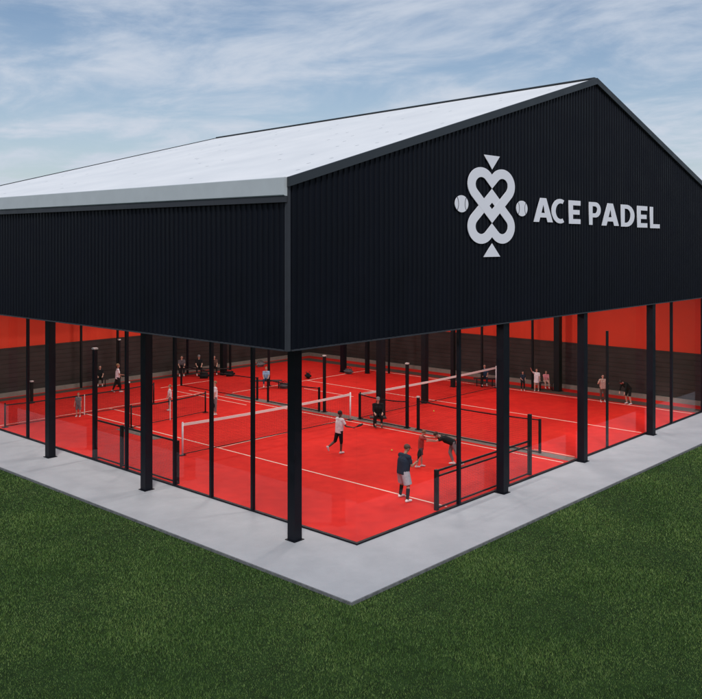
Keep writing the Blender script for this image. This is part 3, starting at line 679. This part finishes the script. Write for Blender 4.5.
person('figure in black jacket bending forward at the far right court edge', (26.2, 3.75), 160, 1.5,
    [((.25,-.08,-1),(-.3,-.02,-1)), ((.1,.08,-1),(-.25,.02,-1))], [((.3,-.1,-1),(.4,.1,-1)), ((.3,.1,-1),(.4,0,-1))], spine=(.75,0,.7), neck=(1,0,.3), top='black', bottom='black', bottom_len=1.0, sleeve=1.7, hair='dark', skin='light')

seat_at(14.15, 9.45, 225, 'small black stool bench by the divider net', 'seated figure in black by the divider net and thick interior column', 1.62, .7, top='black', bottom='black', bottom_len=1.7, capc='mid', shoes='shoe_dark', sleeve=1.7, build=1.22)
# sports bags and balls
def bag(label, loc, rot, c='black', s=1.0):
    t = thing('sports_bag', label, 'bag', (*loc, 0) if len(loc) == 2 else loc, R(rot), 'sports bags left round the courts')
    bm = nb(); bmesh.ops.create_cube(bm, size=1, matrix=Matrix.Translation((0,0,.15*s)) @ Matrix.Diagonal((.30*s,.62*s,.30*s,1)))
    bmesh.ops.bevel(bm, geom=bm.edges[:], offset=.1*s, segments=4, affect='EDGES'); obj('bag_body', bm, CL[c], t, True)
    for sd in (-1, 1):
        bm = nb(); pts = [Vector((sd*.10*s, -.17*s + .34*s*i/8, .27*s + .13*s*math.sin(math.pi*i/8))) for i in range(9)]
        for p, q in zip(pts, pts[1:]): cone(bm, p, q, .011*s, .011*s, 6)
        obj('bag_strap', bm, 'black', t)
    bm = nb(); box(bm, -.006*s, .006*s, -.22*s, .22*s, .297*s, .304*s); obj('zip', bm, 'trim', t)
bag('dark sports bag on the floor right of the bench with the blue figure', (17.9, 19.4), 20, 'slate')
bag('black sports bag lying by the far court corner', (21.2, 20.9), -30, 'black')
bag('dark bag on the floor at the right end of the rear bench', (18.6, 24.8), 60, 'black')
bag('black sports bag in front of the rear bench', (17.1, 25.3), 40, 'black', 1.1)
bag('slate sports bag near the two slim far columns', (24.0, 20.3), 10, 'slate')
bag('grey sports bag against the far corner curb', (22.4, 26.4), 80, 'mid')
def tball(label, x, y, z=.033):
    bm = nb(); ball(bm, (0,0,0), .033); o = obj('tennis_ball', bm, mat('ball_felt', (.62,.68,.12), .9), None, True); o.location = (x, y, z+.004); tag(o, label, 'ball')
tball('small yellow ball lying on the near court by the runner', 11.2, 6.2); tball('small yellow ball lying near the net of the right court', 18.3, 9.6)

# ------------------------------------------------------------------ sky and sun
w = bpy.data.worlds.new('World'); scene.world = w; w.use_nodes = True; nt = w.node_tree
bg = nt.nodes['Background']
SE, SA = 47, 226          # elevation, compass direction (degrees, from +x counter-clockwise) the sun stands in
sky = nt.nodes.new('ShaderNodeTexSky'); sky.sky_type = 'NISHITA'; sky.sun_disc = False
sky.sun_elevation = R(SE); sky.sun_rotation = R(90 - SA); sky.air_density = 1.0; sky.dust_density = 1.0; sky.ozone_density = 1.5
tc = nt.nodes.new('ShaderNodeTexCoord'); sep = nt.nodes.new('ShaderNodeSeparateXYZ'); nt.links.new(tc.outputs['Generated'], sep.inputs[0])
mz = nt.nodes.new('ShaderNodeMath'); mz.operation = 'MAXIMUM'; nt.links.new(sep.outputs[2], mz.inputs[0]); mz.inputs[1].default_value = 0
az = nt.nodes.new('ShaderNodeMath'); az.operation = 'ADD'; nt.links.new(mz.outputs[0], az.inputs[0]); az.inputs[1].default_value = .12
dx = nt.nodes.new('ShaderNodeVectorMath'); dx.operation = 'DIVIDE'; nt.links.new(tc.outputs['Generated'], dx.inputs[0])
cb = nt.nodes.new('ShaderNodeCombineXYZ')
for i in range(3): nt.links.new(az.outputs[0], cb.inputs[i])
nt.links.new(cb.outputs[0], dx.inputs[1])
mp = nt.nodes.new('ShaderNodeMapping'); mp.inputs['Rotation'].default_value = (0,0,R(20)); mp.inputs['Scale'].default_value = (1.1, .75, .3); mp.inputs['Location'].default_value = (5.3, 0.4, 0)
nt.links.new(dx.outputs[0], mp.inputs[0])
n1 = nt.nodes.new('ShaderNodeTexNoise'); n1.inputs['Scale'].default_value = 2.1; n1.inputs['Detail'].default_value = 10; n1.inputs['Roughness'].default_value = .6; n1.inputs['Distortion'].default_value = .35
nt.links.new(mp.outputs[0], n1.inputs['Vector'])
cr = nt.nodes.new('ShaderNodeValToRGB'); cr.color_ramp.elements[0].position = .36; cr.color_ramp.elements[1].position = .70; cr.color_ramp.interpolation = 'EASE'
cr.color_ramp.elements[0].color = (.12,.12,.12,1); cr.color_ramp.elements[1].color = (.85,.85,.85,1)
nt.links.new(n1.outputs[0], cr.inputs[0])
mx = nt.nodes.new('ShaderNodeMix'); mx.data_type = 'RGBA'; hz = nt.nodes.new('ShaderNodeMapRange'); hz.inputs[1].default_value = .0; hz.inputs[2].default_value = .24; hz.inputs[3].default_value = .42; hz.inputs[4].default_value = 0
nt.links.new(mz.outputs[0], hz.inputs[0]); hm = nt.nodes.new('ShaderNodeMath'); hm.operation = 'ADD'; hm.use_clamp = True
nt.links.new(hz.outputs[0], hm.inputs[0]); nt.links.new(cr.outputs[0], hm.inputs[1]); nt.links.new(hm.outputs[0], mx.inputs[0])
tint = nt.nodes.new('ShaderNodeHueSaturation'); tint.inputs['Saturation'].default_value = 1.12; tint.inputs['Value'].default_value = .7; nt.links.new(sky.outputs[0], tint.inputs['Color'])
nt.links.new(tint.outputs[0], mx.inputs[6]); mx.inputs[7].default_value = (4.55, 5.0, 5.75, 1)
nt.links.new(mx.outputs[2], bg.inputs[0]); bg.inputs[1].default_value = .115
sl = bpy.data.lights.new('sun', 'SUN'); sl.energy = 1.9; sl.angle = R(14); sl.color = (1, .96, .9)
so = bpy.data.objects.new('sun', sl); C.objects.link(so)
sd = Vector((math.cos(R(SE))*math.cos(R(SA)), math.cos(R(SE))*math.sin(R(SA)), math.sin(R(SE)))); so.rotation_euler = sd.to_track_quat('Z', 'Y').to_euler(); so.location = sd*80

# ------------------------------------------------------------------ camera
cam = bpy.data.cameras.new('camera'); co = bpy.data.objects.new('camera', cam); C.objects.link(co)
co.location = (-13.997, -14.915, 8.0); co.rotation_euler = (R(90), 0, R(-47.34))
cam.sensor_width = 36; cam.lens = 36*867/702; cam.shift_y = -109.5/702; cam.clip_start = .1; cam.clip_end = 2000
scene.camera = co
scene.render.engine = 'CYCLES'
scene.cycles.transparent_max_bounces = 24
vs = scene.view_settings; vs.view_transform = 'Standard'; vs.look = 'None'; vs.exposure = .2; vs.gamma = 1; vs.use_curve_mapping = False
